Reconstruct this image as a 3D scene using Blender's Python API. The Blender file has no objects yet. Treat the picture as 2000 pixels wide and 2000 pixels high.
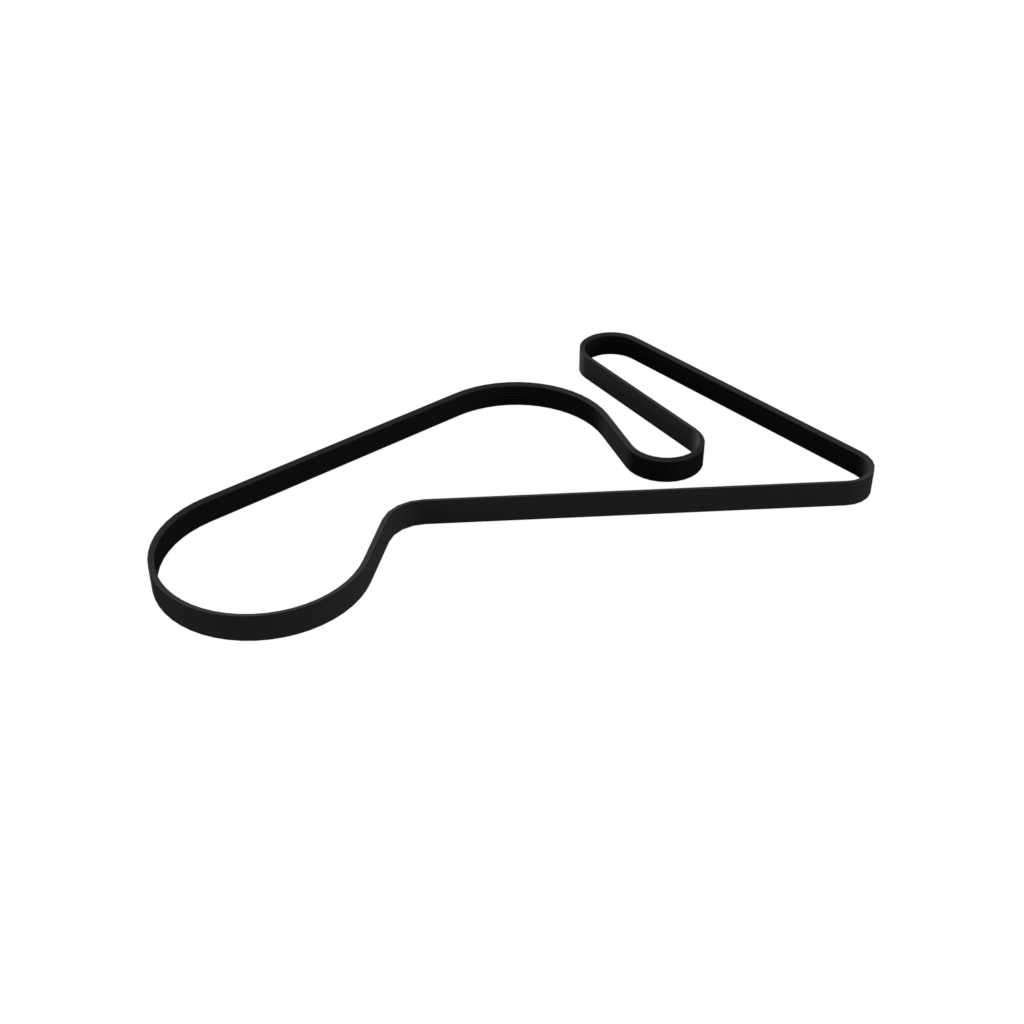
import bpy, math
from mathutils import Vector

sc = bpy.context.scene
col = sc.collection

# ------------------------------------------------------------------ measures (metres)
W = 0.0249          # belt width, standing on its edge
T = 0.005159        # belt thickness, back face to rib tips
S = 0.001640        # how far the side walls lean in by the time they reach the rib tips
CH = 0.0002         # tiny rounding of the back edges
N_RIBS = 7
SHIFT = (-0.045, -1.11)
# pulleys the belt runs round: centre x, y, radius of the belt's back face, bend (+1 ribs inside, -1 back inside), facets
PULLEYS = [(-0.206696, 0.959542, 0.092132, +1, 32),
           (-0.073143, 0.992310, 0.032568, -1, 4),
           (0.293417, 1.084053, 0.030755, +1, 8),
           (0.102652, 1.299392, 0.033919, +1, 16),
           (0.139967, 1.125691, 0.032119, -1, 16),
           (0.004329, 1.138554, 0.091526, +1, 16)]


# ------------------------------------------------------------------ materials
def rubber(name, rgb, var, scale, sheen=0.0):
    m = bpy.data.materials.new(name)
    m.use_nodes = True
    nt = m.node_tree
    b = nt.nodes['Principled BSDF']
    tc = nt.nodes.new('ShaderNodeTexCoord')
    nz = nt.nodes.new('ShaderNodeTexNoise')
    nz.inputs['Scale'].default_value = scale
    nz.inputs['Detail'].default_value = 4
    nt.links.new(tc.outputs['Object'], nz.inputs['Vector'])
    mx = nt.nodes.new('ShaderNodeMix')
    mx.data_type = 'RGBA'
    nt.links.new(nz.outputs['Fac'], mx.inputs['Factor'])
    mx.inputs['A'].default_value = (*[c * (1 - var) for c in rgb], 1)
    mx.inputs['B'].default_value = (*[c * (1 + var) for c in rgb], 1)
    nt.links.new(mx.outputs['Result'], b.inputs['Base Color'])
    b.inputs['Roughness'].default_value = 0.9
    b.inputs['Specular IOR Level'].default_value = 0.0
    b.inputs['Sheen Weight'].default_value = sheen
    b.inputs['Sheen Roughness'].default_value = 0.4
    return m


mat_back = rubber('backing_rubber', (0.0059, 0.0059, 0.0059), 0.05, 900, 0.006)
mat_core = rubber('core_rubber', (0.0041, 0.0041, 0.0041), 0.05, 900)
mat_rib = rubber('rib_rubber', (0.0025, 0.0025, 0.0025), 0.08, 700, 0.003)


# ------------------------------------------------------------------ the belt's path
def belt_stations():
    """One station per vertex ring: base point on the back face, unit vector towards the rib side, coarse flag."""
    n = len(PULLEYS)
    R = [s * r for _, _, r, s, _ in PULLEYS]
    nrm = []
    for i in range(n):
        j = (i + 1) % n
        dx, dy = PULLEYS[j][0] - PULLEYS[i][0], PULLEYS[j][1] - PULLEYS[i][1]
        L = math.hypot(dx, dy)
        ux, uy = dx / L, dy / L
        s = (R[j] - R[i]) / L
        c = math.sqrt(1 - s * s)
        nrm.append((s * ux - c * uy, s * uy + c * ux))
    st = []
    for i, (cx, cy, r, sg, fac) in enumerate(PULLEYS):
        n0, n1 = nrm[i - 1], nrm[i]
        a0 = math.atan2(-sg * n0[1], -sg * n0[0])
        a1 = math.atan2(-sg * n1[1], -sg * n1[0])
        if sg > 0:
            while a1 < a0: a1 += 2 * math.pi
        else:
            while a1 > a0: a1 -= 2 * math.pi
        for k in range(fac + 1):
            a = a0 + (a1 - a0) * k / fac
            d = (math.cos(a), math.sin(a))
            st.append((cx + SHIFT[0] + r * d[0], cy + SHIFT[1] + r * d[1], -sg * d[0], -sg * d[1]))
    return st


ST = belt_stations()


def sweep(name, profile, mat, parent):
    """Sweep an open or closed profile of (inward offset, height above the surface) round the belt's path."""
    n, m = len(ST), len(profile)
    verts = [(x + ix * o, y + iy * o, z) for (x, y, ix, iy) in ST for (o, z) in profile]
    faces, nors = [], []
    for i in range(n):
        j = (i + 1) % n
        for k in range(m - 1):
            faces.append((i * m + k, i * m + k + 1, j * m + k + 1, j * m + k))
            do, dz = profile[k + 1][0] - profile[k][0], profile[k + 1][1] - profile[k][1]
            L = math.hypot(do, dz)
            no, nz = -dz / L, do / L
            for q in (i, i, j, j):
                nors.append(Vector((ST[q][2] * no, ST[q][3] * no, nz)))
    me = bpy.data.meshes.new(name)
    me.from_pydata(verts, [], faces)
    me.materials.append(mat)
    me.polygons.foreach_set('use_smooth', [True] * len(me.polygons))
    me.update()
    # the profile is listed so that (-dz, do) points out of the rubber; make the winding agree
    p = me.polygons[0]
    if p.normal.dot(nors[0]) < 0:
        me.flip_normals()
        per = [nors[f * 4:f * 4 + 4] for f in range(len(faces))]
        lookup = []
        for f, poly in enumerate(me.polygons):
            vmap = dict(zip(faces[f], per[f]))
            for li in poly.loop_indices:
                lookup.append(vmap[me.loops[li].vertex_index])
        nors = lookup
    me.normals_split_custom_set(nors)
    o = bpy.data.objects.new(name, me)
    col.objects.link(o)
    o.parent = parent
    return o


def side(o, top):
    """Height of the leaning side wall at inward offset o."""
    d = S * (o - CH) / (T - CH)
    return W - d if top else d


belt = bpy.data.objects.new('serpentine_belt', None)
col.objects.link(belt)
belt['label'] = 'black ribbed rubber serpentine belt standing on its edge in an open loop'
belt['category'] = 'belt'

O1 = 0.0009         # backing | core
O2 = T - 0.0024     # groove bottoms

# outward = (-dz, do): walk from the bottom inner corner ... so the rubber lies on the right-hand side
back = sweep('backing', [(O1, side(O1, False)), (CH, 0.0), (0.0, CH), (0.0, W - CH), (CH, W), (O1, side(O1, True))],
             mat_back, belt)
back['label'] = 'smooth flat back of the belt'

core_top = sweep('side_wall', [(O1, side(O1, True)), (T, side(T, True))], mat_core, belt)
core_low = [(T, side(T, False)), (O1, side(O1, False))]
# both edge bands of the core belong to one mesh: join the lower band's ring to the upper one's mesh data
me = core_top.data
nv = len(me.vertices)
tmp = sweep('core_tmp', core_low, mat_core, belt)
va = [tuple(v.co) for v in me.vertices]
fa = [tuple(p.vertices) for p in me.polygons]
na = [Vector(c.vector) for c in me.corner_normals]
vb = [tuple(v.co) for v in tmp.data.vertices]
fb = [tuple(v + nv for v in p.vertices) for p in tmp.data.polygons]
nb = [Vector(c.vector) for c in tmp.data.corner_normals]
me2 = bpy.data.meshes.new('side_wall')
me2.from_pydata(va + vb, [], fa + fb)
me2.materials.append(mat_core)
me2.polygons.foreach_set('use_smooth', [True] * len(me2.polygons))
me2.update()
me2.normals_split_custom_set(na + nb)
core_top.data = me2
tm = tmp.data
bpy.data.objects.remove(tmp)
bpy.data.meshes.remove(tm)
bpy.data.meshes.remove(me)
me2.name = 'side_wall'

# ribs: trapezoid teeth running lengthwise, V grooves between them
zt, zb = side(T, True), side(T, False)
pitch = (zt - zb) / N_RIBS
flat = pitch * 0.38
bot = pitch * 0.10
prof = [(T, zt)]
for i in range(N_RIBS):
    z0 = zt - pitch * i
    z1 = z0 - pitch
    if i > 0:
        prof.append((T, z0 - (pitch - flat) / 2 * 1.0))
    if i < N_RIBS - 1:
        prof.append((T, z1 + (pitch - flat) / 2))
        prof.append((O2, z1 + bot / 2))
        prof.append((O2, z1 - bot / 2))
prof += [(T, zb)]
ribs = sweep('ribbed_layer', prof, mat_rib, belt)
ribs['label'] = 'lengthwise V shaped ribs on the inner face of the belt'

# ------------------------------------------------------------------ white surroundings
w = bpy.data.worlds.new('World')
sc.world = w
w.use_nodes = True
bg = w.node_tree.nodes['Background']
bg.inputs['Color'].default_value = (1.0, 1.0, 1.0, 1)
bg.inputs['Strength'].default_value = 1.0


def lamp(name, azx, azy, elev, dist, size, irradiance):
    d = bpy.data.lights.new(name, 'AREA')
    d.shape = 'DISK'
    d.size = size
    d.energy = irradiance * math.pi * dist * dist
    o = bpy.data.objects.new(name, d)
    col.objects.link(o)
    a = math.atan2(azy, azx)
    v = Vector((math.cos(a) * math.cos(elev), math.sin(a) * math.cos(elev), math.sin(elev)))
    o.location = v * dist
    o.rotation_euler = v.to_track_quat('Z', 'Y').to_euler()
    return o


R = math.radians
lamp('key_lamp', -0.54, 0.84, R(31), 3.0, 0.8, 38.0)
lamp('fill_lamp', 1.0, -0.15, R(15), 3.0, 1.0, 6.5)
lamp('fill_lamp', -0.85, -0.53, R(10), 3.0, 1.0, 2.9)

# ------------------------------------------------------------------ camera
cam = bpy.data.cameras.new('camera')
co = bpy.data.objects.new('camera', cam)
col.objects.link(co)
cam.sensor_width = 36
cam.lens = 36 * 2821.824 / 2000
cam.clip_start = 0.01
cam.clip_end = 100
co.location = (SHIFT[0], SHIFT[1], 0.705672 + W)
co.rotation_euler = (R(90 - 34.99291), 0, 0)
sc.camera = co

vs = sc.view_settings
vs.view_transform = 'Standard'
vs.look = 'None'
vs.exposure = 0
vs.gamma = 1
vs.use_curve_mapping = False
